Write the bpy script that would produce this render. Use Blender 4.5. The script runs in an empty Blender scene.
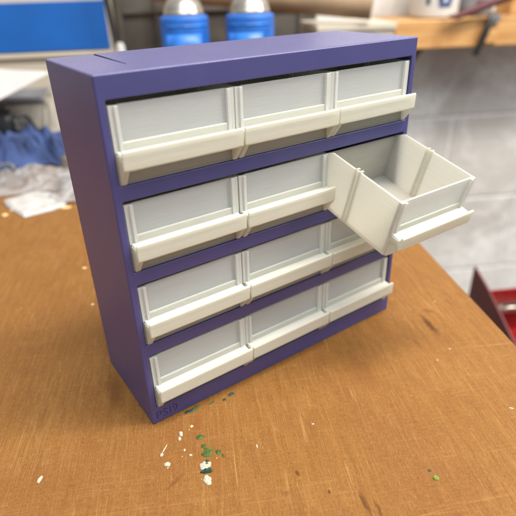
import bpy, bmesh, math, random
from mathutils import Vector, Matrix, noise
S = 0.001                      # every number below is in millimetres
scene = bpy.context.scene
col = scene.collection
random.seed(7)

# ------------------------------------------------------------------ camera
# world frame: x = square to the bench edge, y = along the bench edge (away), z = up, bench top at z = 0
PX = 502.46 / 516.0
yaw, pitch, roll = 0.12398, 0.50144, -0.03075
sy, cy, sp, cp = math.sin(yaw), math.cos(yaw), math.sin(pitch), math.cos(pitch)
fw = Vector((sy * cp, cy * cp, -sp)); rt0 = Vector((cy, -sy, 0)); up0 = rt0.cross(fw)
cr, sr = math.cos(roll), math.sin(roll)
rt = rt0 * cr + up0 * sr; up = up0 * cr - rt0 * sr
cam_d = bpy.data.cameras.new('camera'); cam = bpy.data.objects.new('camera', cam_d); col.objects.link(cam)
m = Matrix((rt, up, -fw)).transposed().to_4x4()
m.translation = Vector((-201.5, -393.0, 216.9)) * S
cam.matrix_world = m
cam_d.sensor_width = 36.0; cam_d.lens = 36.0 * PX
cam_d.clip_start = 0.01; cam_d.clip_end = 50
cam_d.dof.use_dof = True; cam_d.dof.focus_distance = 0.262; cam_d.dof.aperture_fstop = 8.0
scene.camera = cam

# ------------------------------------------------------------------ world, lamps, exposure
w = bpy.data.worlds.new('World'); scene.world = w; w.use_nodes = True
bg = w.node_tree.nodes['Background']; bg.inputs[0].default_value = (0.92, 0.95, 1.0, 1); bg.inputs[1].default_value = 1.0
wt = w.node_tree; tcw = wt.nodes.new('ShaderNodeTexCoord'); spw = wt.nodes.new('ShaderNodeSeparateXYZ'); rw = wt.nodes.new('ShaderNodeValToRGB')
wt.links.new(tcw.outputs['Generated'], spw.inputs[0]); wt.links.new(spw.outputs[2], rw.inputs[0]); wt.links.new(rw.outputs[0], bg.inputs[0])
rw.color_ramp.elements[0].position = 0.0; rw.color_ramp.elements[0].color = (.27, .28, .30, 1)      # dim room walls
rw.color_ramp.elements[1].position = 0.75; rw.color_ramp.elements[1].color = (.78, .80, .83, 1)     # pale lit ceiling

def area(name, loc, target, sx, sy_, watts, color):
    d = bpy.data.lights.new(name, 'AREA'); d.shape = 'RECTANGLE'; d.size = sx * S; d.size_y = sy_ * S
    d.energy = watts; d.color = color
    o = bpy.data.objects.new(name, d); col.objects.link(o)
    o.location = Vector(loc) * S
    o.rotation_euler = (Vector(target) - Vector(loc)).to_track_quat('-Z', 'Y').to_euler()
    return o
area('ceiling_lamp', (420, -290, 1500), (330, 380, 0), 1300, 240, 41, (1.0, 0.94, 0.86))
area('ceiling_lamp', (-150, -1150, 1400), (0, 0, 0), 1300, 300, 12, (0.88, 0.95, 1.0))
area('wall_fill_light', (1350, -250, 1150), (750, 800, -150), 900, 500, 19, (1.0, 0.96, 0.90))  # unseen fill added on the right to brighten the block wall
scene.view_settings.view_transform = 'Standard'; scene.view_settings.look = 'None'
scene.view_settings.exposure = 0.0; scene.view_settings.gamma = 1.0
scene.render.engine = 'CYCLES'

# ------------------------------------------------------------------ node helpers
class NT:
    def __init__(s, name):
        s.m = bpy.data.materials.new(name); s.m.use_nodes = True; s.t = s.m.node_tree
        s.n = s.t.nodes; s.b = s.n['Principled BSDF']; s.out = s.n['Material Output']
        s.tc = s.n.new('ShaderNodeTexCoord')
    def link(s, a, b): s.t.links.new(a, b)
    def mapping(s, scale=(1, 1, 1), loc=(0, 0, 0), rot=(0, 0, 0), src='Object'):
        q = s.n.new('ShaderNodeMapping'); s.link(s.tc.outputs[src], q.inputs[0])
        q.inputs['Location'].default_value = loc; q.inputs['Rotation'].default_value = rot; q.inputs['Scale'].default_value = scale
        return q.outputs[0]
    def noise(s, vec, scale, detail=4, rough=.55, dist=0):
        q = s.n.new('ShaderNodeTexNoise'); s.link(vec, q.inputs['Vector'])
        q.inputs['Scale'].default_value = scale; q.inputs['Detail'].default_value = detail
        q.inputs['Roughness'].default_value = rough; q.inputs['Distortion'].default_value = dist
        return q.outputs[0]
    def ramp(s, fac, stops, interp='LINEAR'):
        q = s.n.new('ShaderNodeValToRGB'); s.link(fac, q.inputs[0]); e = q.color_ramp.elements; q.color_ramp.interpolation = interp
        while len(e) < len(stops): e.new(0.5)
        for i, (p, c) in enumerate(stops):
            e[i].position = p; e[i].color = (c, c, c, 1) if isinstance(c, (int, float)) else (*c, 1)
        return q.outputs[0]
    def mix(s, fac, a, b, mode='MIX'):
        q = s.n.new('ShaderNodeMix'); q.data_type = 'RGBA'; q.blend_type = mode
        for sock, v in ((q.inputs[0], fac), (q.inputs[6], a), (q.inputs[7], b)):
            if hasattr(v, 'links'): s.link(v, sock)
            elif isinstance(v, (int, float)): sock.default_value = v
            else: sock.default_value = (*v, 1)
        return q.outputs[2]
    def math(s, op, a, b=0.0, c=0.0, clamp=False):
        q = s.n.new('ShaderNodeMath'); q.operation = op; q.use_clamp = clamp
        for i, v in enumerate((a, b, c)):
            if hasattr(v, 'links'): s.link(v, q.inputs[i])
            else: q.inputs[i].default_value = v
        return q.outputs[0]
    def bump(s, h, strength=.3, dist=.0002, prev=None):
        q = s.n.new('ShaderNodeBump'); s.link(h, q.inputs['Height']); q.inputs['Strength'].default_value = strength
        q.inputs['Distance'].default_value = dist
        if prev is not None: s.link(prev, q.inputs['Normal'])
        return q.outputs[0]
    def set(s, **k):
        for key, v in k.items():
            i = s.b.inputs[key.replace('_', ' ')]
            if hasattr(v, 'links'): s.link(v, i)
            elif isinstance(v, tuple) and len(v) == 3: i.default_value = (*v, 1)
            else: i.default_value = v
        return s
    def sep(s, vec):
        q = s.n.new('ShaderNodeSeparateXYZ'); s.link(vec, q.inputs[0]); return q.outputs

def simple(name, c, rough=.5, metal=0.0, var=.12, scale=60, bump=.0, coat=0.0):
    t = NT(name); v = t.mapping(); n = t.noise(v, scale, 5)
    c2 = tuple(x * (1 - var) for x in c); c1 = tuple(min(1, x * (1 + var)) for x in c)
    t.set(Base_Color=t.mix(t.ramp(n, [(.3, 0.0), (.7, 1.0)]), c2, c1), Roughness=rough, Metallic=metal, Coat_Weight=coat)
    if bump: t.set(Normal=t.bump(n, bump, .001))
    return t.m

# ------------------------------------------------------------------ materials
def mat_purple():
    t = NT('purple_print')
    v = t.mapping(); z = t.sep(v)[2]
    big = t.noise(v, 30, 3); fine = t.noise(t.mapping((60, 60, 5200)), 1.0, 2, .6)
    fine2 = t.noise(v, 900, 2)
    c = t.mix(t.ramp(big, [(.3, 0.), (.7, 1.)]), (.048, .046, .158), (.060, .057, .184))
    c = t.mix(t.math('MULTIPLY', fine, .35), c, (.085, .082, .24))
    t.set(Base_Color=c, Roughness=.44, Specular_IOR_Level=.7)
    t.set(Roughness=t.ramp(fine2, [(.3, .32), (.7, .42)]))
    wv = t.math('SINE', t.math('MULTIPLY', z, 2 * math.pi / .0004))
    nrm = t.bump(wv, .10, .00004)
    t.set(Normal=t.bump(fine, .25, .0001, nrm)); return t.m
def mat_white(name, base, trans, dark=.93, see=0.0):
    t = NT(name)
    v = t.mapping(); z = t.sep(v)[2]
    fine = t.noise(t.mapping((45, 45, 1500)), 1.0, 4, .7)
    big = t.noise(v, 90, 3)
    c = t.mix(t.ramp(fine, [(.35, 0.), (.65, 1.)]), tuple(x * dark for x in base), base)
    c = t.mix(t.math('MULTIPLY', big, .18), c, tuple(x * .86 for x in base))
    t.set(Base_Color=c, Roughness=.42, Specular_IOR_Level=.5, Transmission_Weight=see, IOR=1.22)
    wv = t.math('SINE', t.math('MULTIPLY', z, 2 * math.pi / .0006))
    nb = t.bump(wv, .22, .00006); nb = t.bump(fine, .35, .00012, nb)
    t.set(Normal=nb)
    tr = t.n.new('ShaderNodeBsdfTranslucent'); t.link(c, tr.inputs[0])
    mx = t.n.new('ShaderNodeMixShader'); mx.inputs[0].default_value = trans
    t.link(t.b.outputs[0], mx.inputs[1]); t.link(tr.outputs[0], mx.inputs[2]); t.link(mx.outputs[0], t.out.inputs[0])
    return t.m
def mat_bench():
    t = NT('worn_brown_board')
    v = t.mapping()
    warp = t.noise(v, 9, 3)
    fine = t.noise(t.mapping((3400, 520, 1)), 1.0, 6, .8)          # hair-fine grain running along y
    mid = t.noise(t.mapping((300, 24, 1), rot=(0, 0, .03)), 1.0, 7, .75)
    cross = t.noise(t.mapping((160, 1700, 1), rot=(0, 0, -.02)), 1.0, 4, .7)
    big = t.noise(v, 11, 5, .6, .6)
    blot = t.noise(v, 45, 4, .6, .4)
    c = t.mix(t.ramp(mid, [(.30, 0.), (.68, 1.)]), (.165, .066, .013), (.262, .118, .026))
    c = t.mix(t.math('MULTIPLY', t.ramp(big, [(.42, 0.), (.62, 1.)]), .60), c, (.195, .076, .018))
    c = t.mix(t.math('MULTIPLY', t.ramp(blot, [(.50, 0.), (.75, 1.)]), .40), c, (.165, .060, .014))
    c = t.mix(t.math('MULTIPLY', t.ramp(fine, [(.50, 0.), (.68, 1.)]), .42), c, (.47, .25, .085))
    c = t.mix(t.math('MULTIPLY', t.ramp(fine, [(.34, 1.), (.49, 0.)]), .50), c, (.075, .024, .005))
    c = t.mix(t.math('MULTIPLY', t.ramp(cross, [(.50, 0.), (.70, 1.)]), .17), c, (.43, .22, .072))
    # separate strands: thin dark and pale lines along the grain, fainter pale ones across it
    for (sc_, rot, off, wd, st_, cc_) in [((1000, 30, 1), .02, 0, .030, .42, (.13, .046, .010)), ((700, 16, 1), -.03, 4.2, .022, .50, (.12, .042, .010)),
                                          ((1300, 34, 1), .05, 7.7, .030, .42, (.48, .27, .10)), ((800, 14, 1), -.12, 2.9, .014, .40, (.50, .29, .115)),
                                          ((12, 700, 1), .06, 5.1, .016, .22, (.50, .28, .10)), ((22, 1100, 1), -.10, 9.4, .020, .16, (.50, .28, .10))]:
        n = t.noise(t.mapping(sc_, loc=(off, off, 0), rot=(0, 0, rot)), 1.0, 1, .5)
        gate = t.ramp(t.noise(t.mapping(loc=(off, off, 3)), 26, 3), [(.40, .25), (.62, 1.)])
        c = t.mix(t.math('MULTIPLY', t.math('MULTIPLY', t.ramp(t.math('ABSOLUTE', t.math('SUBTRACT', n, .5)), [(0., 1.), (wd, 0.)]), gate), st_ * .72), c, cc_)
    # long thin knife scratches
    for k, (sx, sy2, rot, off) in enumerate([(3, 300, .10, 3.1), (2, 260, -.16, 8.7), (160, 1.5, .08, 1.3), (3, 190, .30, 5.5), (130, 2, -.2, 2.2)]):
        n = t.noise(t.mapping((sx, sy2, 1), loc=(off, off * 2, 0), rot=(0, 0, rot)), 1.0, 0, .4)
        line = t.math('ABSOLUTE', t.math('SUBTRACT', n, .5))
        gate = t.ramp(t.noise(t.mapping(loc=(off, 1, 0)), 14, 2), [(.50, 0.), (.64, 1.)])
        f = t.math('MULTIPLY', t.ramp(line, [(.0, .34), (.0022, 0.)]), gate)
        c = t.mix(f, c, (.50, .29, .12))
    # stains with a shape of their own: (x, y, half-width, half-length, angle, strength, colour)
    dist = t.n.new('ShaderNodeVectorMath'); dist.operation = 'SCALE'
    nz = t.n.new('ShaderNodeTexNoise'); t.link(v, nz.inputs[0]); nz.inputs['Scale'].default_value = 260; nz.inputs['Detail'].default_value = 3
    sub = t.n.new('ShaderNodeVectorMath'); sub.operation = 'SUBTRACT'; t.link(nz.outputs[1], sub.inputs[0]); sub.inputs[1].default_value = (.5, .5, .5)
    t.link(sub.outputs[0], dist.inputs[0]); dist.inputs['Scale'].default_value = .0035
    add = t.n.new('ShaderNodeVectorMath'); t.link(v, add.inputs[0]); t.link(dist.outputs[0], add.inputs[1])
    for (x, y, a, b, ang, st, cc) in [
        (-46, -121, 3.4, 15, .12, .62, (0.062, 0.022, 0.006)), (-39, -105, 6, 2.6, -.5, .45, (0.136, 0.053, 0.015)),
        (-63, -140, 2.0, 7, .1, .45, (0.149, 0.056, 0.016)), (-20, -96, 1.6, 7, .1, .4, (0.136, 0.053, 0.015)),
        (-164, -227, 1.4, 2.0, 0, .85, (0.099, 0.034, 0.009)), (-151, -240, .8, .9, 0, .95, (0.062, 0.022, 0.007)),
        (-136, -248, 1.5, 8, .1, .7, (0.105, 0.037, 0.011)), (-131, -252, 1.0, 6, .1, .6, (0.105, 0.037, 0.011)),
        (-172, -237, 3.0, 2.0, 0, .45, (0.149, 0.056, 0.015)), (-148, -168, 1.0, 1.1, 0, .7, (0.112, 0.043, 0.012)),
        (-110, -160, 10, 26, .3, .28, (0.161, 0.062, 0.017)), (-262, -152, 6, 20, .2, .45, (0.124, 0.046, 0.012)),
        (-180, -130, 1.2, 1.4, 0, .6, (0.099, 0.037, 0.012)), (-225, -222, 1.2, 7, -.8, .5, (0.136, 0.050, 0.014)),
        (-205, -212, 8, 14, 0, .35, (0.223, 0.081, 0.019)), (-98, -238, 7, 6, 0, .30, (0.211, 0.087, 0.037)),
        (-290, 60, 30, 45, .3, .30, (0.167, 0.062, 0.017)), (-207, -206, 4, 7, .2, .35, (0.124, 0.105, 0.019)),
        (-213, -187, 4, 5, .3, .35, (0.211, 0.062, 0.019)), (-246, -165, 1.5, 5, .3, .5, (0.124, 0.046, 0.012))]:
        mp = t.n.new('ShaderNodeMapping'); mp.vector_type = 'TEXTURE'; t.link(add.outputs[0], mp.inputs[0])
        mp.inputs['Location'].default_value = (x * S, y * S, 0); mp.inputs['Rotation'].default_value = (0, 0, ang)
        mp.inputs['Scale'].default_value = (a * S, b * S, 1)
        ln = t.n.new('ShaderNodeVectorMath'); ln.operation = 'LENGTH'; t.link(mp.outputs[0], ln.inputs[0])
        f = t.math('MULTIPLY', t.math('MULTIPLY', t.ramp(ln.outputs['Value'], [(.35, 1.), (1.0, 0.)]), st * 1.5, clamp=True), t.ramp(fine, [(.40, 1.), (.66, .70)]))
        c = t.mix(f, c, cc)
    # pale specks of dust
    vo = t.n.new('ShaderNodeTexVoronoi'); t.link(v, vo.inputs[0]); vo.inputs['Scale'].default_value = 70
    cs = t.n.new('ShaderNodeSeparateColor'); t.link(vo.outputs['Color'], cs.inputs[0])
    f = t.math('MULTIPLY', t.ramp(vo.outputs['Distance'], [(.03, 1.), (.055, 0.)]), t.ramp(cs.outputs[0], [(.86, 0.), (.88, .8)]))
    c = t.mix(f, c, (.55, .40, .22))
    h = t.math('ADD', t.math('MULTIPLY', fine, .6), t.math('MULTIPLY', mid, .8))
    t.set(Base_Color=c, Roughness=t.ramp(big, [(.35, .52), (.7, .72)]), Specular_IOR_Level=.16)
    t.set(Normal=t.bump(t.math('ADD', h, t.math('MULTIPLY', cross, .35)), .45, .0002))
    return t.m
def mat_wall():
    t = NT('painted_blockwork')
    v = t.mapping(); x, y, z = t.sep(v)
    cmb = t.n.new('ShaderNodeCombineXYZ'); t.link(x, cmb.inputs[0]); t.link(t.math('ADD', z, .991), cmb.inputs[1])
    br = t.n.new('ShaderNodeTexBrick'); t.link(cmb.outputs[0], br.inputs[0])
    br.inputs['Scale'].default_value = 1; br.inputs['Brick Width'].default_value = .45; br.inputs['Row Height'].default_value = .225
    br.inputs['Mortar Size'].default_value = .006; br.inputs['Mortar Smooth'].default_value = .5
    n = t.noise(v, 7, 6, .65); n2 = t.noise(v, 60, 5, .6); n3 = t.noise(v, 3.2, 4, .6, .5)
    c = t.mix(t.ramp(n, [(.35, 0.), (.65, 1.)]), (.70, .68, .65), (.86, .85, .82))
    c = t.mix(t.math('MULTIPLY', t.ramp(n3, [(.48, 0.), (.58, 1.)]), .60), c, (.40, .355, .315))
    # shelf's shadow on the wall as a colour band, mixed in at zero strength
    band = t.math('MULTIPLY', t.ramp(t.math('MULTIPLY_ADD', n2, .05, t.math('ADD', z, 1.0)), [(.815, 0.), (.850, 1.)]), t.ramp(z, [(.10, 1.), (.12, 0.)]))
    c = t.mix(t.math('MULTIPLY', band, .0), c, (.36, .31, .27))
    c = t.mix(t.math('MULTIPLY', br.outputs['Fac'], .75), c, (.84, .82, .79))
    c = t.mix(t.math('MULTIPLY', t.ramp(n2, [(.45, 0.), (.65, 1.)]), .30), c, (.46, .42, .38))
    h = t.math('ADD', t.math('MULTIPLY', br.outputs['Fac'], -1.0), t.math('MULTIPLY', n2, .5))
    t.set(Base_Color=c, Roughness=.75, Normal=t.bump(h, .8, .006)); return t.m
M = {
 'purple': mat_purple(),
 'white': mat_white('natural_white_print', (.91, .895, .79), .34, .93, .30),
 'shell': mat_white('thin_shell_print', (.92, .91, .835), .36, .94, .55),
 'ridge': mat_white('frame_print', (.91, .912, .865), .30, .95, .30),
 'panel': mat_white('thin_white_print', (.90, .91, .88), .36, .92, .42),
 'bench': mat_bench(), 'wall': mat_wall(),
 'floor': simple('floor_concrete', (.22, .21, .20), .8, scale=8),
 'cream': simple('cream_enamel', (.56, .50, .40), .45, scale=12, var=.05),
 'blue': simple('blue_panel', (.001, .105, .42), .6, scale=12, var=.10),
 'can_blue': simple('blue_can_label', (.012, .12, .48), .45, scale=40, var=.2),
 'can_light': simple('light_blue_can_print', (.02, .17, .62), .4, scale=90, var=.3),
 'steel': simple('brushed_steel', (.42, .39, .34), .33, 1.0, var=.15, scale=50),
 'black': simple('black_plastic', (.012, .012, .013), .4),
 'darkmetal': simple('dark_grey_board', (.075, .066, .055), .7, scale=14, var=.45),
 'card': simple('cardboard', (.33, .225, .13), .85, scale=25, var=.15),
 'greige': simple('grey_beige_fabric', (.42, .38, .31), .9, scale=40, var=.2, bump=.4),
 'pine': None, 'tub': simple('translucent_white_tub', (.62, .62, .60), .4, scale=30, var=.06),
 'ink': simple('blue_ink', (.04, .08, .25), .5), 'grey': simple('grey_plastic', (.19, .19, .20), .5, var=.4, scale=30),
 'maroon': simple('dark_red_enamel', (.085, .008, .014), .45, var=.2), 'red': simple('bright_red_enamel', (.24, .006, .006), .4, var=.2, scale=30),
 'redbox': simple('maroon_steel', (.15, .030, .030), .4, var=.15, scale=20),
 'paper': simple('white_paper', (.56, .54, .52), .75, var=.05), 'foil': simple('white_packet_film', (.50, .48, .455), .55, var=.25, scale=90, bump=.5),
 'cloth': simple('blue_cloth', (.036, .062, .165), .9, var=.6, scale=35),
 'crumb': simple('white_flake', (.48, .43, .33), .85, scale=400, var=.15, bump=.3),
 'green': simple('green_flake', (.050, .088, .012), .6, scale=500, var=.5, bump=.3),
 'dgreen': simple('dark_green_flake', (.012, .055, .035), .5, scale=500, var=.5, bump=.3),
 'lime': simple('lime_flake', (.20, .27, .03), .45, scale=500, var=.3, bump=.2),
 'straw': simple('straw_shaving', (.78, .55, .24), .6, scale=300, var=.2),
}
def mat_pine():
    t = NT('pine_timber'); n = t.noise(t.mapping((3, 30, 60)), 1.0, 5, .6, 1.0); n2 = t.noise(t.mapping((18, 4, 4)), 1.0, 3)
    c = t.mix(t.ramp(n, [(.3, 0.), (.7, 1.)]), (.42, .20, .060), (.66, .39, .155))
    c = t.mix(t.math('MULTIPLY', t.ramp(n2, [(.55, 0.), (.7, 1.)]), .5), c, (.30, .13, .035))
    t.set(Base_Color=c, Roughness=.6); return t.m
M['pine'] = mat_pine()
def mat_film():
    t = NT('clear_crumpled_film'); v = t.mapping(); n = t.noise(v, 55, 5, .6, .8)
    t.set(Base_Color=(.48, .47, .46), Roughness=.25, Normal=t.bump(n, .8, .006))
    tr = t.n.new('ShaderNodeBsdfTransparent'); mx = t.n.new('ShaderNodeMixShader')
    f = t.ramp(n, [(.35, .12), (.65, .62)]); t.link(f, mx.inputs[0])
    t.link(tr.outputs[0], mx.inputs[1]); t.link(t.b.outputs[0], mx.inputs[2]); t.link(mx.outputs[0], t.out.inputs[0]); return t.m
M['film'] = mat_film()

# ------------------------------------------------------------------ mesh helpers
def box(bm, x0, x1, y0, y1, z0, z1):
    vs = [bm.verts.new((x * S, y * S, z * S)) for x in (x0, x1) for y in (y0, y1) for z in (z0, z1)]
    for f in ((0, 1, 3, 2), (4, 6, 7, 5), (0, 4, 5, 1), (2, 3, 7, 6), (0, 2, 6, 4), (1, 5, 7, 3)): bm.faces.new([vs[i] for i in f])
    return vs
def prism_x(bm, poly, x0, x1):          # poly in (y, z)
    a = [bm.verts.new((x0 * S, y * S, z * S)) for y, z in poly]; b = [bm.verts.new((x1 * S, y * S, z * S)) for y, z in poly]
    n = len(poly); bm.faces.new(a); bm.faces.new(b[::-1])
    for i in range(n): bm.faces.new((a[i], b[i], b[(i + 1) % n], a[(i + 1) % n]))
def prism_z(bm, poly, z0, z1):
    a = [bm.verts.new((x * S, y * S, z0 * S)) for x, y in poly]; b = [bm.verts.new((x * S, y * S, z1 * S)) for x, y in poly]
    n = len(poly); bm.faces.new(a); bm.faces.new(b[::-1])
    for i in range(n): bm.faces.new((a[i], b[i], b[(i + 1) % n], a[(i + 1) % n]))
def lathe(bm, prof, n=40, mat=Matrix()):
    rings = []
    for r, z in prof:
        if r < 1e-6: rings.append([bm.verts.new(mat @ Vector((0, 0, z * S)))])
        else: rings.append([bm.verts.new(mat @ Vector((r * S * math.cos(2 * math.pi * i / n), r * S * math.sin(2 * math.pi * i / n), z * S))) for i in range(n)])
    for A, B in zip(rings, rings[1:]):
        for i in range(n):
            j = (i + 1) % n
            if len(A) == 1 and len(B) == 1: continue
            if len(A) == 1: bm.faces.new((A[0], B[i], B[j]))
            elif len(B) == 1: bm.faces.new((A[i], A[j], B[0]))
            else: bm.faces.new((A[i], A[j], B[j], B[i]))
def tube(bm, pts, r, n=10):
    pts = [Vector(p) * S for p in pts]; rings = []
    for k, p in enumerate(pts):
        d = (pts[min(k + 1, len(pts) - 1)] - pts[max(k - 1, 0)]).normalized()
        a = d.orthogonal().normalized() if k == 0 else (a - d * a.dot(d)).normalized()
        b = d.cross(a)
        rr = (r[k] if isinstance(r, (list, tuple)) else r) * S
        rings.append([bm.verts.new(p + a * rr * math.cos(2 * math.pi * i / n) + b * rr * math.sin(2 * math.pi * i / n)) for i in range(n)])
    for A, B in zip(rings, rings[1:]):
        for i in range(n): bm.faces.new((A[i], A[(i + 1) % n], B[(i + 1) % n], B[i]))
    bm.faces.new(rings[0][::-1]); bm.faces.new(rings[-1])
def obj(name, bm, mat, parent=None, bevel=0, smooth=False, segs=2):
    bmesh.ops.recalc_face_normals(bm, faces=bm.faces[:])
    me = bpy.data.meshes.new(name); bm.to_mesh(me); bm.free(); me.materials.append(mat)
    o = bpy.data.objects.new(name, me); col.objects.link(o)
    if parent: o.parent = parent
    if bevel:
        b = o.modifiers.new('bevel', 'BEVEL'); b.width = bevel * S; b.segments = segs; b.limit_method = 'ANGLE'; b.angle_limit = math.radians(35)
        b.harden_normals = True
    if smooth or bevel:
        for p in me.polygons: p.use_smooth = True
        if not bevel:
            try: me.set_sharp_from_angle(angle=math.radians(40))
            except Exception: pass
    return o
def tag(o, label, cat=None, group=None, kind=None):
    if label: o['label'] = label
    if cat: o['category'] = cat
    if group: o['group'] = group
    if kind: o['kind'] = kind
    return o
def thing(name, label, cat, loc=(0, 0, 0), rz=0, group=None):
    o = bpy.data.objects.new(name, None); col.objects.link(o); o.location = Vector(loc) * S; o.rotation_euler = (0, 0, rz)
    o.empty_display_size = .02
    return tag(o, label, cat, group)
B = bmesh.new

# ------------------------------------------------------------------ setting
bm = B(); box(bm, -3000, 3000, -3000, 1400, -860, -850); tag(obj('floor', bm, M['floor']), None, kind='structure')
bm = B(); box(bm, -2200, 2600, 800, 920, -850, 1500)
tag(obj('block_wall', bm, M['wall']), 'white painted block wall behind the bench, grubby and marked with mortar lines', 'wall')

bench = thing('workbench', 'brown wooden workbench with a scratched and stained board top carrying the purple cabinet', 'workbench')
bm = B(); box(bm, -1500, 0, -600, 785, -18, 0); obj('tabletop', bm, M['bench'], bench, bevel=1.2)
for x in (-1440, -140):
    for y in (-540, 700):
        bm = B(); box(bm, x, x + 70, y, y + 70, -850, -18.2); obj('leg', bm, M['pine'], bench, bevel=2)
bm = B(); box(bm, -1365, -142, 722, 752, -130, -19); obj('rail', bm, M['pine'], bench, bevel=2)
bm = B(); box(bm, -1365, -142, -520, -490, -130, -19); obj('rail', bm, M['pine'], bench, bevel=2)

# ------------------------------------------------------------------ purple cabinet
CAB = thing('drawer_cabinet', 'small purple cabinet of twelve white drawers standing on the brown bench', 'drawer cabinet', (-237.6, -183.3, 0), math.radians(27.078))
W_, H_, D_ = 190.0, 187.5, 69.0
ROWZ = [(141.0, 177.4), (97.7, 133.7), (54.4, 90.4), (11.1, 47.1)]     # top row first
XL, XR = 3.7, 186.5
bm = B(); box(bm, 0, W_, 0, D_, 0, H_)
back_edges = [e for e in bm.edges if min(e.verts[0].co.y, e.verts[1].co.y) > (D_ - 1) * S]
bmesh.ops.bevel(bm, geom=[e for e in back_edges if abs(e.verts[0].co.z - e.verts[1].co.z) > .1], offset=2.6 * S, segments=4, profile=.5, affect='EDGES')
bmesh.ops.recalc_face_normals(bm, faces=bm.faces[:])
bmesh.ops.bevel(bm, geom=[e for e in bm.edges if e.calc_face_angle(0) > math.radians(60)], offset=.9 * S, segments=3, profile=.5, affect='EDGES')
body = obj('body', bm, M['purple'], CAB)
cut = B()
def rloop(x0, x1, z0, z1, y, rad=.9):
    out = []
    for cx, cz, a0 in ((x1 - rad, z1 - rad, 0), (x0 + rad, z1 - rad, 90), (x0 + rad, z0 + rad, 180), (x1 - rad, z0 + rad, 270)):
        for k in range(4):
            a = math.radians(a0 + 30 * k); out.append(cut.verts.new(((cx + rad * math.cos(a)) * S, y * S, (cz + rad * math.sin(a)) * S)))
    return out
for z0, z1 in ROWZ:                     # openings with a softened front edge
    loops = [rloop(XL - g, XR + g, z0 - g, z1 + g, y) for y, g in ((-6, .5), (0.0, .5), (.12, .2), (.5, 0), (D_ - 3, 0))]
    cut.faces.new(loops[0]); cut.faces.new(loops[-1][::-1])
    for A_, B_ in zip(loops, loops[1:]):
        for i in range(16): cut.faces.new((A_[i], A_[(i + 1) % 16], B_[(i + 1) % 16], B_[i]))
# tapered groove in the top, open at the back
a = [(21.8, 19.8), (22.5, 19.8), (24.9, D_ + 5), (22.4, D_ + 5)]
prism_z(cut, a, H_ - 3.0, H_ + 5)
bmesh.ops.recalc_face_normals(cut, faces=cut.faces[:])
cme = bpy.data.meshes.new('cut'); cut.to_mesh(cme); cut.free(); co = bpy.data.objects.new('cut', cme); col.objects.link(co); co.parent = CAB
bo = body.modifiers.new('openings', 'BOOLEAN'); bo.operation = 'DIFFERENCE'; bo.solver = 'EXACT'; bo.use_self = True; bo.object = co
# debossed lettering at the lower left corner
tc = bpy.data.curves.new('txt', 'FONT'); tc.body = 'PSI9'; tc.size = 7.6 * S; tc.extrude = 1.0 * S; tc.space_character = 1.08; tc.resolution_u = 3
to = bpy.data.objects.new('txt', tc); col.objects.link(to)
to.rotation_euler = (math.radians(90), 0, 0); to.location = (2.2 * S, -0.5 * S, 2.9 * S)
bpy.context.view_layer.update()
dg = bpy.context.evaluated_depsgraph_get()
tme = bpy.data.meshes.new_from_object(to.evaluated_get(dg)); tme.transform(to.matrix_world)
bpy.data.objects.remove(to)
tb_ = bmesh.new(); tb_.from_mesh(tme); bmesh.ops.remove_doubles(tb_, verts=tb_.verts[:], dist=2e-6)
bmesh.ops.dissolve_degenerate(tb_, edges=tb_.edges[:], dist=1e-6); bmesh.ops.recalc_face_normals(tb_, faces=tb_.faces[:]); tb_.to_mesh(tme)
print('TEXT nonmanifold', sum(1 for e in tb_.edges if len(e.link_faces) != 2), len(tb_.faces)); tb_.free()
t2 = bpy.data.objects.new('txtm', tme); col.objects.link(t2); t2.parent = CAB
tmod = body.modifiers.new('letters', 'BOOLEAN'); tmod.operation = 'DIFFERENCE'; tmod.solver = 'EXACT'; tmod.use_self = True; tmod.object = t2
bpy.context.view_layer.update(); dg = bpy.context.evaluated_depsgraph_get()
nm = bpy.data.meshes.new_from_object(body.evaluated_get(dg)); print('BODY', len(nm.polygons), body.bound_box[6][:]); body.modifiers.clear(); body.data = nm
bpy.data.objects.remove(co); bpy.data.objects.remove(t2)
for p in nm.polygons: p.use_smooth = True
wn = body.modifiers.new('normals', 'WEIGHTED_NORMAL'); wn.mode = 'FACE_AREA'; wn.weight = 100; wn.keep_sharp = True
try: nm.set_sharp_from_angle(angle=math.radians(50))
except Exception: pass

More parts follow.
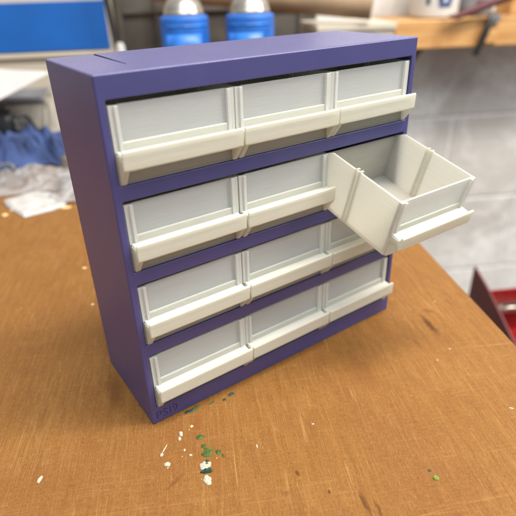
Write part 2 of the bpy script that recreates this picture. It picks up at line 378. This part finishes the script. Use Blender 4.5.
DW, DH, DL = 60.3, 34.0, 61.0
def drawer_meshes(parent_for_proto):
    bm = B()                                                        # bin
    side = [(0.02, .0), (DL, .0), (DL, 29.8), (54.0, DH), (0.02, DH)]
    side_out = [(1.0, 0.0), (DL, 0.0), (DL, 29.8), (54.0, DH), (1.0, DH)]
    prism_x(bm, side_out, 0, 1.35); prism_x(bm, side_out, DW - 1.35, DW)
    box(bm, 1.3, DW - 1.3, .9, DL - .05, 0.05, 1.5)                 # floor
    box(bm, 1.3, DW - 1.3, DL - 1.4, DL - .05, 1.4, 29.8)           # back
    box(bm, 1.3, DW - 1.3, .7, 2.9, 1.4, 18.2)                      # lower front wall
    for y in (31.2, 34.0):                                          # twin divider ribs on each side wall, rising past the rim
        for x0, x1 in ((-.25, 2.6), (DW - 2.6, DW + .25)):
            box(bm, x0, x1, y, y + 1.25, 1.3, DH + .75)
    binm = obj('drawer', bm, M['shell'], parent_for_proto, bevel=.25)
    bm = B(); box(bm, 4.2, DW - 4.2, 1.7, 2.8, 17.6, DH - .05)      # thin recessed panel
    pan = obj('front_panel', bm, M['panel'], binm, bevel=.12)
    bm = B()                                                        # frame round the panel
    for s in (0, 1):
        fx = (lambda x: x) if s == 0 else (lambda x: DW - x)
        def bx(x0, x1, *r): a_, b_ = sorted((fx(x0), fx(x1))); box(bm, a_, b_, *r)
        bx(2.45, 4.05, 0.1, 3.0, 14.0, DH - .25)
        bx(0.12, 2.46, .8, 2.9, 14.0, DH - .12)
    box(bm, 4.0, DW - 4.0, .95, 2.0, 13.8, 18.4)
    prism_x(bm, [(1.0, 14.9), (-4.7, 14.3), (-4.7, 14.0), (1.0, 14.0)], .9, DW - .9)
    frm = obj('frame', bm, M['ridge'], binm, bevel=.42, segs=3)
    bm = B()                                                        # pull lip
    prism_x(bm, [(.6, 13.9), (-4.6, 13.9), (-5.3, 14.6), (-5.5, 16.6), (-6.4, 16.9), (-7.1, 16.3), (-6.7, 8.4), (-6.1, 7.7), (-5.3, 7.9), (-4.4, 11.6), (.7, 8.2)], .35, DW - .35)
    for x0 in (.45, DW - 2.95):
        prism_x(bm, [(-5, 12), (.6, 12), (.65, .15), (-.3, .3), (-5.7, 7.4), (-6.45, 8.7)], x0, x0 + 2.5)
    lip = obj('handle', bm, M['white'], binm, bevel=.4, segs=3)
    return binm
proto = drawer_meshes(CAB)
def dup(o, parent):
    c = o.copy(); col.objects.link(c); c.parent = parent
    for ch in list(o.children): k = ch.copy(); col.objects.link(k); k.parent = c
    return c
kids_proto = proto
first = True
rnd = random.Random(3)
xs = [4.3, 64.9, 125.6]
for r, (z0, z1) in enumerate(ROWZ):
    for c in range(3):
        d = proto if first else dup(proto, CAB)
        first = False
        if r == 1 and c == 2:
            d.location = (125.4 * S, -45.8 * S, 85.9 * S); d.rotation_euler = (math.radians(15), 0, 0)
            d['label'] = 'pulled out white drawer hanging tilted, open and empty'
        else:
            d.location = ((xs[c] + rnd.uniform(-.12, .12)) * S, rnd.uniform(-.35, .35) * S, (z0 + .05) * S)
            d.rotation_euler = (0, 0, math.radians(rnd.uniform(-.25, .25)))

# ------------------------------------------------------------------ flakes on the bench
def blob(name, x, y, rx, ry, h, ang, mat, label, cat, seed, group=None, z=0.02, rough=.36, n=30):
    bm = B(); rg = random.Random(seed); ca, sa = math.cos(ang), math.sin(ang)
    ph = [rg.uniform(0, 6.28) for _ in range(5)]; am = [rg.uniform(.3, 1) for _ in range(5)]
    def rad(t): return 1 + rough * sum(am[k] * math.sin((k + 2) * t + ph[k]) for k in range(5)) / 2.6
    rings = []
    for q, (f, hh) in enumerate(((1.0, 0), (1.0, .35), (.78, .85), (.4, 1.0))):
        ring = []
        for i in range(n):
            t = 2 * math.pi * i / n; rr = rad(t) * f
            px, py = rr * rx * math.cos(t), rr * ry * math.sin(t)
            hz = h * .6 * hh * (1 + .7 * noise.noise(Vector((px * .9 + seed, py * .9, q))))
            ring.append(bm.verts.new(((px * ca - py * sa) * S, (px * sa + py * ca) * S, hz * S)))
        rings.append(ring)
    for A_, B_ in zip(rings, rings[1:]):
        for i in range(n): bm.faces.new((A_[i], A_[(i + 1) % n], B_[(i + 1) % n], B_[i]))
    bm.faces.new(rings[-1]); bm.faces.new(rings[0][::-1])
    o = obj(name, bm, mat, smooth=False); o.location = (x * S, y * S, z * S)
    return tag(o, label, cat, group)
GF, WF = 'green flakes lying on the bench', 'white flakes lying on the bench'
FL = [
 ('green_flake', -217, -176, 3.2, 1.2, .7, .35, 'dgreen', 'dark green shaving just below the lettered cabinet corner', GF),
 ('green_flake', -213.2, -173.6, 2.6, 1.0, .9, .5, 'green', 'bright green shaving touching the tip of the dark one by the cabinet', GF),
 ('green_flake', -192, -166.4, 1.9, 1.3, .8, .5, 'dgreen', 'dark green flake furthest right along the cabinet front', GF),
 ('green_flake', -196.5, -170.2, 1.1, 1.1, .6, .2, 'dgreen', 'tiny dark green dot beside the furthest right green flake', GF),
 ('green_flake', -204, -171.5, 2.2, .8, .3, .7, 'green', 'faint green smear between the shavings along the cabinet', GF),
 ('green_flake', -212, -196, 2.0, 1.8, .8, .3, 'green', 'round green flake between the cabinet and the green cluster', GF),
 ('green_flake', -210.2, -202.5, 1.2, 1.6, .8, 0, 'green', 'small green flake topping the cluster above the white lump', GF),
 ('green_flake', -208.6, -207.2, 2.6, 2.8, .9, .4, 'green', 'largest mid green flake in the middle of the cluster', GF),
 ('green_flake', -202.6, -207.6, 1.8, 1.3, .8, -.4, 'green', 'green flake right of the cluster', GF),
 ('green_flake', -200.3, -210.5, .7, 1.3, .5, .4, 'green', 'thin green crumb trailing off the right of the cluster', GF),
 ('green_flake', -209.3, -218.6, 2.7, 1.5, 2.2, 0, 'dgreen', 'dark blue green crust across the white lump', GF),
 ('green_flake', -209.0, -213.6, .9, 1.7, 2.4, 0, 'dgreen', 'narrow dark green crust on the top of the white lump', GF),
 ('white_flake', -209.8, -215.3, 3.0, 2.7, 1.7, 0, 'crumb', 'white lump smudged with dark green crust', WF),
 ('white_flake', -209.2, -224.0, 2.0, 2.8, 1.6, .25, 'crumb', 'cream block shaped lump below the green crusted lump', WF),
 ('white_flake', -222.2, -192.2, 1.0, 1.9, 1.2, .1, 'crumb', 'upright white crumb nearest the lettered cabinet corner', WF),
 ('white_flake', -222.9, -195.4, .9, 1.2, 1.0, 0, 'crumb', 'small white crumb just under the upright crumb', WF),
 ('white_flake', -229.3, -211.3, 1.8, 1.3, 1.4, .1, 'crumb', 'oval white crumb lowest on the left of the scatter', WF),
 ('white_flake', -232.3, -204.6, .8, 1.2, .9, -.2, 'crumb', 'white crumb at the foot of the thin white sliver', WF),
 ('white_flake', -230.8, -200.8, .35, 2.9, .5, -.45, 'crumb', 'thin slanting white sliver on the left of the scatter', WF),
 ('white_flake', -217.2, -207.2, .9, .6, .6, 0, 'crumb', 'tiny white crumb left of the largest green flake', WF),
 ('white_flake', -220.4, -203.4, .5, .9, .5, 0, 'crumb', 'pin sized white crumb between the scatter and the green cluster', WF),
 ('white_flake', -216.2, -187.6, .8, .9, .6, 0, 'straw', 'straw coloured crumb under the green shavings', WF),
 ('lime_flake', -97.4, -240.8, 1.45, 1.4, 1.5, 0, 'lime', 'round lime green flake alone at the lower right', GF),
 ('green_flake', -98.6, -236.0, .8, .7, .6, 0, 'green', 'tiny green speck just above the lime flake', GF),
 ('white_flake', -293, -210, 1.0, 2.1, .7, -.35, 'crumb', 'lone white flake at the far lower left', WF),
 ('white_flake', -35, -204, 1.0, .6, .5, -.5, 'crumb', 'lone white speck near the lower right edge of the bench', WF),
 ('white_flake', -182, -207, .45, 1.1, .4, .1, 'crumb', 'short white fleck in front of the middle of the cabinet', WF),
 ('white_flake', -149, -197, .7, .5, .4, 0, 'crumb', 'pale speck on the open bench right of the middle', WF),
 ('white_flake', -290, -51, 1.1, 1.0, .9, 0, 'straw', 'straw coloured crumb left of the cabinet half way back', WF),
 ('straw_shaving', -306, 10, 1.9, 1.3, 1.0, 0, 'straw', 'straw coloured chip left of the cabinet towards the packet', WF),
 ('straw_shaving', -349, 157, 5.0, 2.6, 1.6, .3, 'straw', 'yellowish chip at the right corner of the white packet', WF),
 ('straw_shaving', -413, 149, 3.6, 3.0, 1.6, 0, 'straw', 'yellowish chip at the far left before the packet', WF),
 ('straw_shaving', -405, 162, 5.5, 2.6, 1.6, .2, 'straw', 'yellowish curl touching the left of the packet', WF),
]
for k, (nm_, x, y, rx, ry, h, an, mt, lb, g) in enumerate(FL):
    blob(nm_, x, y, rx, ry, h, an, M[mt], lb, 'shaving' if 'shaving' in nm_ else 'flake', k + 11, g, rough={'lime': .10, 'crumb': .22}.get(mt, .36))
for k in range(9):
    a_, q_ = rnd.uniform(0, 6.28), rnd.uniform(4, 17)
    blob('crumb', -214 + q_ * 1.1 * math.cos(a_), -203 + q_ * 1.3 * math.sin(a_), rnd.uniform(.18, .42), rnd.uniform(.2, .6), .3, rnd.uniform(0, 3), M[['crumb', 'green', 'straw'][k % 3]],
         'pinhead of %s debris, %s the small green and white flakes' % (['whitish', 'green', 'straw yellow'][k % 3], ['among', 'beside', 'a little apart from'][k // 3]), 'crumb', k + 90, 'tiny crumbs sprinkled round the flakes', n=9)

# ------------------------------------------------------------------ clutter behind, left
def sheet(name, corners, nu, nv, amp, sc, mat, label, cat, thick=.4, seed=0, base=0, mound=0, outline=None, group=None, ripple=0, squeeze=1.0):
    """a creased sheet between four corners, with real thickness"""
    bm = B(); c00, c10, c11, c01 = [Vector(c) for c in corners]; g = []
    for j in range(nv + 1):
        row = []
        for i in range(nu + 1):
            u, v = i / nu, j / nv
            if outline: # wobble the outline
                pass
            p = (c00 * (1 - u) + c10 * u) * (1 - v) + (c01 * (1 - u) + c11 * u) * v
            q = Vector((p.x + .5 * p.y, p.y * squeeze - .4 * p.x * squeeze, p.z)) / sc + Vector((seed, seed * 2, 0))
            q = q + Vector((noise.noise(q * .5), noise.noise(q * .5 + Vector((5, 5, 0))), 0)) * .8
            p = p + Vector((noise.noise(q * .7 + Vector((9, 0, 0))) * amp * .8, noise.noise(q * .7 + Vector((0, 9, 0))) * amp * .8, 0))
            edge = min(1, 5 * min(u, 1 - u, v, 1 - v) + .05)
            hgt = abs(noise.noise(q)) * 1.5 + abs(noise.noise(q * 2.3)) * .6 + abs(noise.noise(q * 5)) * .22
            p.z += base + edge * (hgt * amp + mound * math.sin(math.pi * u) ** .6 * math.sin(math.pi * v) ** .6) + ripple * math.sin(u * 5 + v * 3)
            row.append(bm.verts.new(p * S))
        g.append(row)
    for j in range(nv):
        for i in range(nu): bm.faces.new((g[j][i], g[j][i + 1], g[j + 1][i + 1], g[j + 1][i]))
    o = obj(name, bm, mat, smooth=False)
    for p in o.data.polygons: p.use_smooth = True
    so = o.modifiers.new('thickness', 'SOLIDIFY'); so.thickness = thick * S; so.offset = 1
    return tag(o, label, cat, group)
# white packet
bm = B()
out = [(-426, 190), (-416, 170), (-389, 136), (-375, 143), (-362, 149), (-350, 160), (-351, 172), (-357, 184), (-375, 206), (-398, 212), (-412, 200)]
cx_, cy_ = -388, 176
rings = []
for f, z in ((1.0, 0.4), (1.0, 1.6), (.9, 3.6), (.78, 3.0), (.5, 5.2), (.2, 4.8)):
    rings.append([bm.verts.new(((cx_ + (x - cx_) * f) * S, (cy_ + (y - cy_) * f) * S, (z + (1.2 * noise.noise(Vector((x * .07, y * .07, f * 4))) if z > 1 else 0)) * S)) for x, y in out])
n = len(out)
for A_, B_ in zip(rings, rings[1:]):
    for i in range(n): bm.faces.new((A_[i], A_[(i + 1) % n], B_[(i + 1) % n], B_[i]))
bm.faces.new(rings[-1]); bm.faces.new(rings[0][::-1])
pk = obj('packet', bm, M['foil'], smooth=True); tag(pk, 'small flat white packet lying at the front of the clutter', 'packet')
sheet('plastic_bag', [(-470, 205, 0), (-345, 215, 0), (-330, 300, 0), (-470, 305, 0)], 50, 40, 8, 48, M['film'], 'crumpled clear plastic bag between the white packet and the blue cloth', 'plastic bag', .3, 3, 1, 8)
sheet('plastic_bag', [(-382, 168, 0), (-318, 160, 0), (-320, 262, 0), (-372, 250, 0)], 36, 36, 11, 36, M['film'], 'small pale blue tinged clear bag against the cabinet back corner', 'plastic bag', .3, 5, 3, 7)
bm = B(); tube(bm, [(-446 + 17 * math.cos(t * .35), 258 + 13 * math.sin(t * .35), 16 + 5 * math.sin(t * .5)) for t in range(15)], 2.2)
tag(obj('cable_loop', bm, M['grey'], smooth=True), 'dark grey loop of cable lying in the clear plastic bag', 'cable')
sheet('blue_cloth', [(-520, 312, 0), (-345, 305, 0), (-355, 440, 0), (-520, 455, 0)], 130, 110, 24, 34, M['cloth'], 'crumpled blue cloth heaped behind the clear bags', 'cloth', 1.2, 8, 2, 18, squeeze=.45)
bm = B(); lathe(bm, [(0, 0), (14, 0), (15, 2), (15, 15), (13, 17), (8, 18), (0, 18)], 24)
o = obj('metal_cap', bm, M['steel'], smooth=True); o.location = (-362 * S, 288 * S, 6 * S); tag(o, 'small shiny metal cap lying right of the bags below the cloth', 'cap')
# grey box, open, and the dark bundle on it
gb = thing('grey_tray', 'grey beige plastic tray standing behind the blue cloth', 'tray', (-478, 470, 0))
bm = B(); box(bm, -70, 52, -22, 60, 0, 62); obj('tray_body', bm, M['greige'], gb, bevel=6, segs=4)
bm = B(); box(bm, -72, 54, -25, 62, 62.3, 71); obj('rim', bm, M['grey'], gb, bevel=3, segs=3)
sheet('black_bundle', [(-520, 418, 0), (-440, 410, 0), (-440, 446, 0), (-520, 446, 0)], 40, 24, 22, 22, M['black'], 'crumpled black material between the grey tray and blue cloth', 'cloth', 1.2, 12, 6, 34)
sheet('beige_bag', [(-436, 425, 0), (-395, 420, 0), (-398, 520, 0), (-440, 520, 0)], 40, 40, 16, 24, M['greige'], 'slumped grey beige bag beside the tray and the purple cabinet', 'bag', 1.0, 15, 6, 62)
# white paper sheet leaning across the clutter
ps = sheet('paper_sheet', [(-520, 400, 62), (-488, 392, 74), (-396, 424, 108), (-500, 452, 118)], 24, 18, 2.5, 60, M['paper'], 'sheet of bright white paper resting on top of the grey tray', 'paper', .4, 21, 0, 0, ripple=1.5)
bm = B(); tube(bm, [(-522 + 20 * math.cos(t * .3), 470, 96 + 20 * math.sin(t * .3)) for t in range(-6, 12)], 2.0)
tag(obj('cable_coil', bm, M['grey'], smooth=True), 'grey ring of cable standing behind the white paper', 'cable')

# cream storage unit with blue panel
cu = thing('storage_unit', 'cream enamelled storage unit with a broad blue front panel', 'storage unit', (-900, 590, 0))
bm = B(); box(bm, 0, 572, 0, 180, 0, 330); obj('unit_body', bm, M['cream'], cu, bevel=3)
bm = B(); box(bm, -20, 571, -5, -.3, 122, 198); obj('blue_panel', bm, M['blue'], cu, bevel=1)
bm = B(); box(bm, 2, 571, -7, -.3, 112, 119.5); obj('trim', bm, M['cream'], cu, bevel=1.5)
# black strap with white foot, right of the unit
st = thing('leaning_bar', 'thin black bar with a white foot leaning beside the cream unit', 'bar', (-317, 560, 0))
bm = B(); tube(bm, [(7, -6, 112), (2, -3, 130), (-4, 0, 200), (-8, 4, 330)], [5, 4.5, 4.5, 4.5]); obj('rod', bm, M['black'], st, smooth=True)
bm = B(); lathe(bm, [(0, 0), (9, 0), (9.5, 4), (8, 112), (7, 128), (4.6, 134), (0, 134)], 24, Matrix.Translation((.009, -.010, 0))); obj('foot', bm, M['paper'], st, smooth=True)
# dark board
db = thing('dark_board', 'dark grey brown pegboard standing upright behind the blue cans', 'board', (-326, 690, 0))
bm = B(); box(bm, 0, 392, 0, 14, 0, 420); obj('board', bm, M['darkmetal'], db, bevel=1)
bm = B()
for k in range(6): box(bm, 5 + k * 70, 15 + k * 70, -6, -.2, 0, 420)
obj('batten', bm, M['darkmetal'], db, bevel=1)
bm = B(); box(bm, 16, 388, -9, -.5, 171, 178); obj('crosspiece', bm, M['darkmetal'], db, bevel=1)

# spray cans
def can(x, y, rz, label, hh=0):
    t = thing('spray_can', label, 'spray can', (x, y, 0), rz, 'blue spray cans behind the cabinet')
    bm = B(); lathe(bm, [(0, 0), (30, 0), (31.5, 1.5), (32.2, 4), (32.2, 176), (31.8, 178.5), (31, 180), (26.6, 182)], 56)
    obj('label_wrap', bm, M['can_blue'], t, smooth=True)
    bm = B()
    for k in range(24):
        a0 = math.radians(-150 + k * 5)
        if 1: pass
    n0 = 20; r = 32.5
    for (za, zb, a0, a1) in ((128, 160, -155, -60), (168, 171, -150, -40), (60, 112, -155, -60)):
        for i in range(n0):
            t0 = math.radians(a0 + (a1 - a0) * i / n0); t1 = math.radians(a0 + (a1 - a0) * (i + 1) / n0)
            vs = [bm.verts.new((rr * S * math.cos(tt), rr * S * math.sin(tt), zz * S)) for rr, tt, zz in ((r, t0, za), (r, t1, za), (r, t1, zb), (r, t0, zb))]
            bm.faces.new(vs)
    bmesh.ops.remove_doubles(bm, verts=bm.verts[:], dist=1e-6)
    pr = obj('print_block', bm, M['can_light'], t, smooth=True); so = pr.modifiers.new('t', 'SOLIDIFY'); so.thickness = .2 * S
    bm = B(); lathe(bm, [(25.5, 181), (26.8, 182.4), (26.8, 185), (26, 186), (25.5, 190), (22, 198), (15, 203), (13, 203.4), (13.4, 206), (11, 206.6), (9, 204.6), (0, 204.6)], 56)
    obj('dome', bm, M['steel'], t, smooth=True)
    bm = B(); lathe(bm, [(0, 204.8), (3, 204.8), (3, 210), (7.5, 211), (7.5, 221), (5, 223), (0, 223)], 24)
    obj('nozzle', bm, M['black'], t, smooth=True)
def bench_xy(X, Y):
    a = X - 295; b = Y - 55
    return a * .8904 - b * .4552, a * .4552 + b * .8904
x_, y_ = bench_xy(281, 462); can(x_, y_, .2, 'left one of the two blue spray cans with bare metal domes')
x_, y_ = bench_xy(354, 413); can(x_, y_, -.1, 'right one of the two blue spray cans with bare metal domes, nearer the cardboard tube')
bm = B(); x_, y_ = bench_xy(322, 436); lathe(bm, [(0, 0), (9, 0), (9.5, 2), (9.5, 132), (8, 135), (0, 135)], 24)
o = obj('black_bottle', bm, M['black'], smooth=True); o.location = (x_ * S, (y_ + 14) * S, 0); tag(o, 'slim black bottle standing between the two blue spray cans', 'bottle')

# cardboard tube on a beige box
bx_ = thing('beige_box', 'plain beige box under the end of the cardboard tube', 'box', (22, 498, 0))
bm = B(); box(bm, 0, 132, 0, 130, 0, 141); obj('box_body', bm, M['greige'], bx_, bevel=3)
bm = B(); box(bm, -3, 135, -3, 133, 141.3, 152); obj('lid', bm, M['cream'], bx_, bevel=1.5)
bm = B(); R0, R1 = 21, 17.5
A0 = Vector((112, 497, 178)); A1 = Vector((-250, 640, 214)); d_ = (A1 - A0); L_ = d_.length
mt = Matrix.Translation(A0 * S) @ d_.to_track_quat('Z', 'Y').to_matrix().to_4x4()
lathe(bm, [(R1, 0), (R0, 0), (R0, L_), (R1, L_), (R1, 0)], 48, mt)
tag(obj('cardboard_tube', bm, M['card'], smooth=True), 'long brown cardboard tube lying across the back of the bench', 'tube')

# ------------------------------------------------------------------ wall shelf, right
sh = thing('timber_shelf', 'orange pine timber shelf fixed to the block wall', 'shelf', (212, 640, 0))
bm = B(); box(bm, 0, 900, 0, 159, 90, 143); obj('board', bm, M['pine'], sh, bevel=2.5)
bm = B(); box(bm, 190, 215, -6, -.4, 96, 141); obj('end_block', bm, M['pine'], sh, bevel=1.5)
for x in (60, 700):
    bm = B(); prism_x(bm, [(158, 89.8), (30, 89.8), (30, 84), (150, 0), (158, 0)], x, x + 18); obj('bracket', bm, M['darkmetal'], sh, bevel=1)
tb = thing('plastic_tub', 'round white plastic tub with blue lettering on the timber shelf', 'tub', (318, 706, 143.2))
bm = B(); lathe(bm, [(0, 0), (40, 0), (46, 3), (48, 10), (50, 90), (50, 96), (0, 96)], 56); obj('tub_body', bm, M['tub'], tb, smooth=True)
bm = B(); lathe(bm, [(0, 96.2), (52.5, 96.2), (53, 98), (53, 106), (51, 109), (0, 109)], 56); obj('lid', bm, M['tub'], tb, smooth=True)
def on_tub(z0, z1, a0, a1, r=50.2):
    n0 = max(2, int(abs(a1 - a0) / 4))
    for i in range(n0):
        t0 = math.radians(a0 + (a1 - a0) * i / n0); t1 = math.radians(a0 + (a1 - a0) * (i + 1) / n0)
        vs = [bm.verts.new((rr * S * math.cos(tt), rr * S * math.sin(tt), zz * S)) for rr, tt, zz in ((r, t0, z0), (r, t1, z0), (r, t1, z1), (r, t0, z1))]
        bm.faces.new(vs)
bm = B(); on_tub(26, 70, -133, -125); on_tub(22, 30, -104, -76); on_tub(30, 62, -106, -96); on_tub(30, 62, -84, -74); on_tub(62, 70, -104, -76)
o = obj('lettering', bm, M['ink'], tb, smooth=True); so = o.modifiers.new('t', 'SOLIDIFY'); so.thickness = .3 * S; so.offset = 1
jr = thing('grey_jar', 'dark grey jar with a reddish mark standing right of the white tub', 'jar', (412, 716, 143.2))
bm = B(); lathe(bm, [(0, 0), (32, 0), (36, 4), (37, 12), (37, 58), (33, 66), (0, 66)], 48); obj('jar_body', bm, M['grey'], jr, smooth=True)
bm = B(); lathe(bm, [(0, 66.2), (34, 66.2), (35, 68), (35, 80), (33, 82), (0, 82)], 48); obj('lid', bm, M['black'], jr, smooth=True)
bm = B(); on_tub(14, 30, -112, -78, 37.2); o = obj('sticker', bm, M['maroon'], jr, smooth=True); so = o.modifiers.new('t', 'SOLIDIFY'); so.thickness = .3 * S
wb = thing('wood_offcut', 'short pine offcut lying at the right end of the shelf', 'wood block', (480, 690, 143.2))
bm = B(); box(bm, 0, 160, 0, 60, 0, 34); obj('block', bm, M['pine'], wb, bevel=2)
bm = B(); tube(bm, [(310, 622, 148.5), (330, 622, 149), (420, 620, 178), (560, 618, 226)], [2.5, 6, 8, 9]);
tag(obj('red_rod', bm, M['maroon'], smooth=True), 'dark red tapered rod sloping up from the shelf front', 'rod')
cl = thing('black_strap', 'narrow black strap hanging down over the shelf front', 'strap', (400, 640, 0))
bm = B(); tube(bm, [(16, 8, 147.5), (10, -6, 149.5), (6, -9, 143), (-4, -10, 112), (-16, -8, 74)], [4, 4.5, 6.5, 6.5, 6]); obj('strap', bm, M['black'], cl, smooth=True)
bm = B(); box(bm, 0, 22, -14, -4, 134, 150); obj('buckle', bm, M['grey'], cl, bevel=2)

# ------------------------------------------------------------------ red toolbox below the bench edge
tb = thing('red_toolbox', 'open dark red metal toolbox with a bright red inside beside the bench', 'toolbox', (236, 258, 0))
prof = [(3, -198), (-160, -198), (-160, -330), (3, -330)]
bm = B(); prism_x(bm, [(6, -330), (6, -197), (-40, -212), (-230, -300), (-230, -330)], -1.5, 1.5); obj('side_panel', bm, M['redbox'], tb, bevel=.8)
bm = B(); box(bm, 1.8, 300, -230, 4, -334, -330.5); obj('box_floor', bm, M['red'], tb, bevel=.6)
bm = B(); box(bm, 1.8, 300, 0, 3, -330, -246); obj('rear_panel', bm, M['red'], tb, bevel=.6)
bm = B(); box(bm, 297, 300, -230, -.5, -330, -246); box(bm, 1.8, 296.5, -230, -227, -330, -246); obj('front_panel', bm, M['redbox'], tb, bevel=.6)
bm = B(); tube(bm, [(54, -8, -282), (64, -14, -274), (78, -16, -274), (92, -10, -282)], 4.5); box(bm, 46, 100, -7, -.3, -290, -272); obj('latch', bm, M['steel'], tb, smooth=True)
bm = B(); box(bm, -20, 305, -236, 6, -352, -335); box(bm, -15, 10, -232, -207, -850, -352.2); box(bm, 275, 300, -232, -207, -850, -352.2); box(bm, -15, 10, -22, 3, -850, -352.2); box(bm, 275, 300, -22, 3, -850, -352.2)
o = obj('low_stand', bm, M['pine'], bevel=2); o.location = (236 * S, 258 * S, 0); tag(o, 'low wooden stand carrying the red toolbox', 'stand')
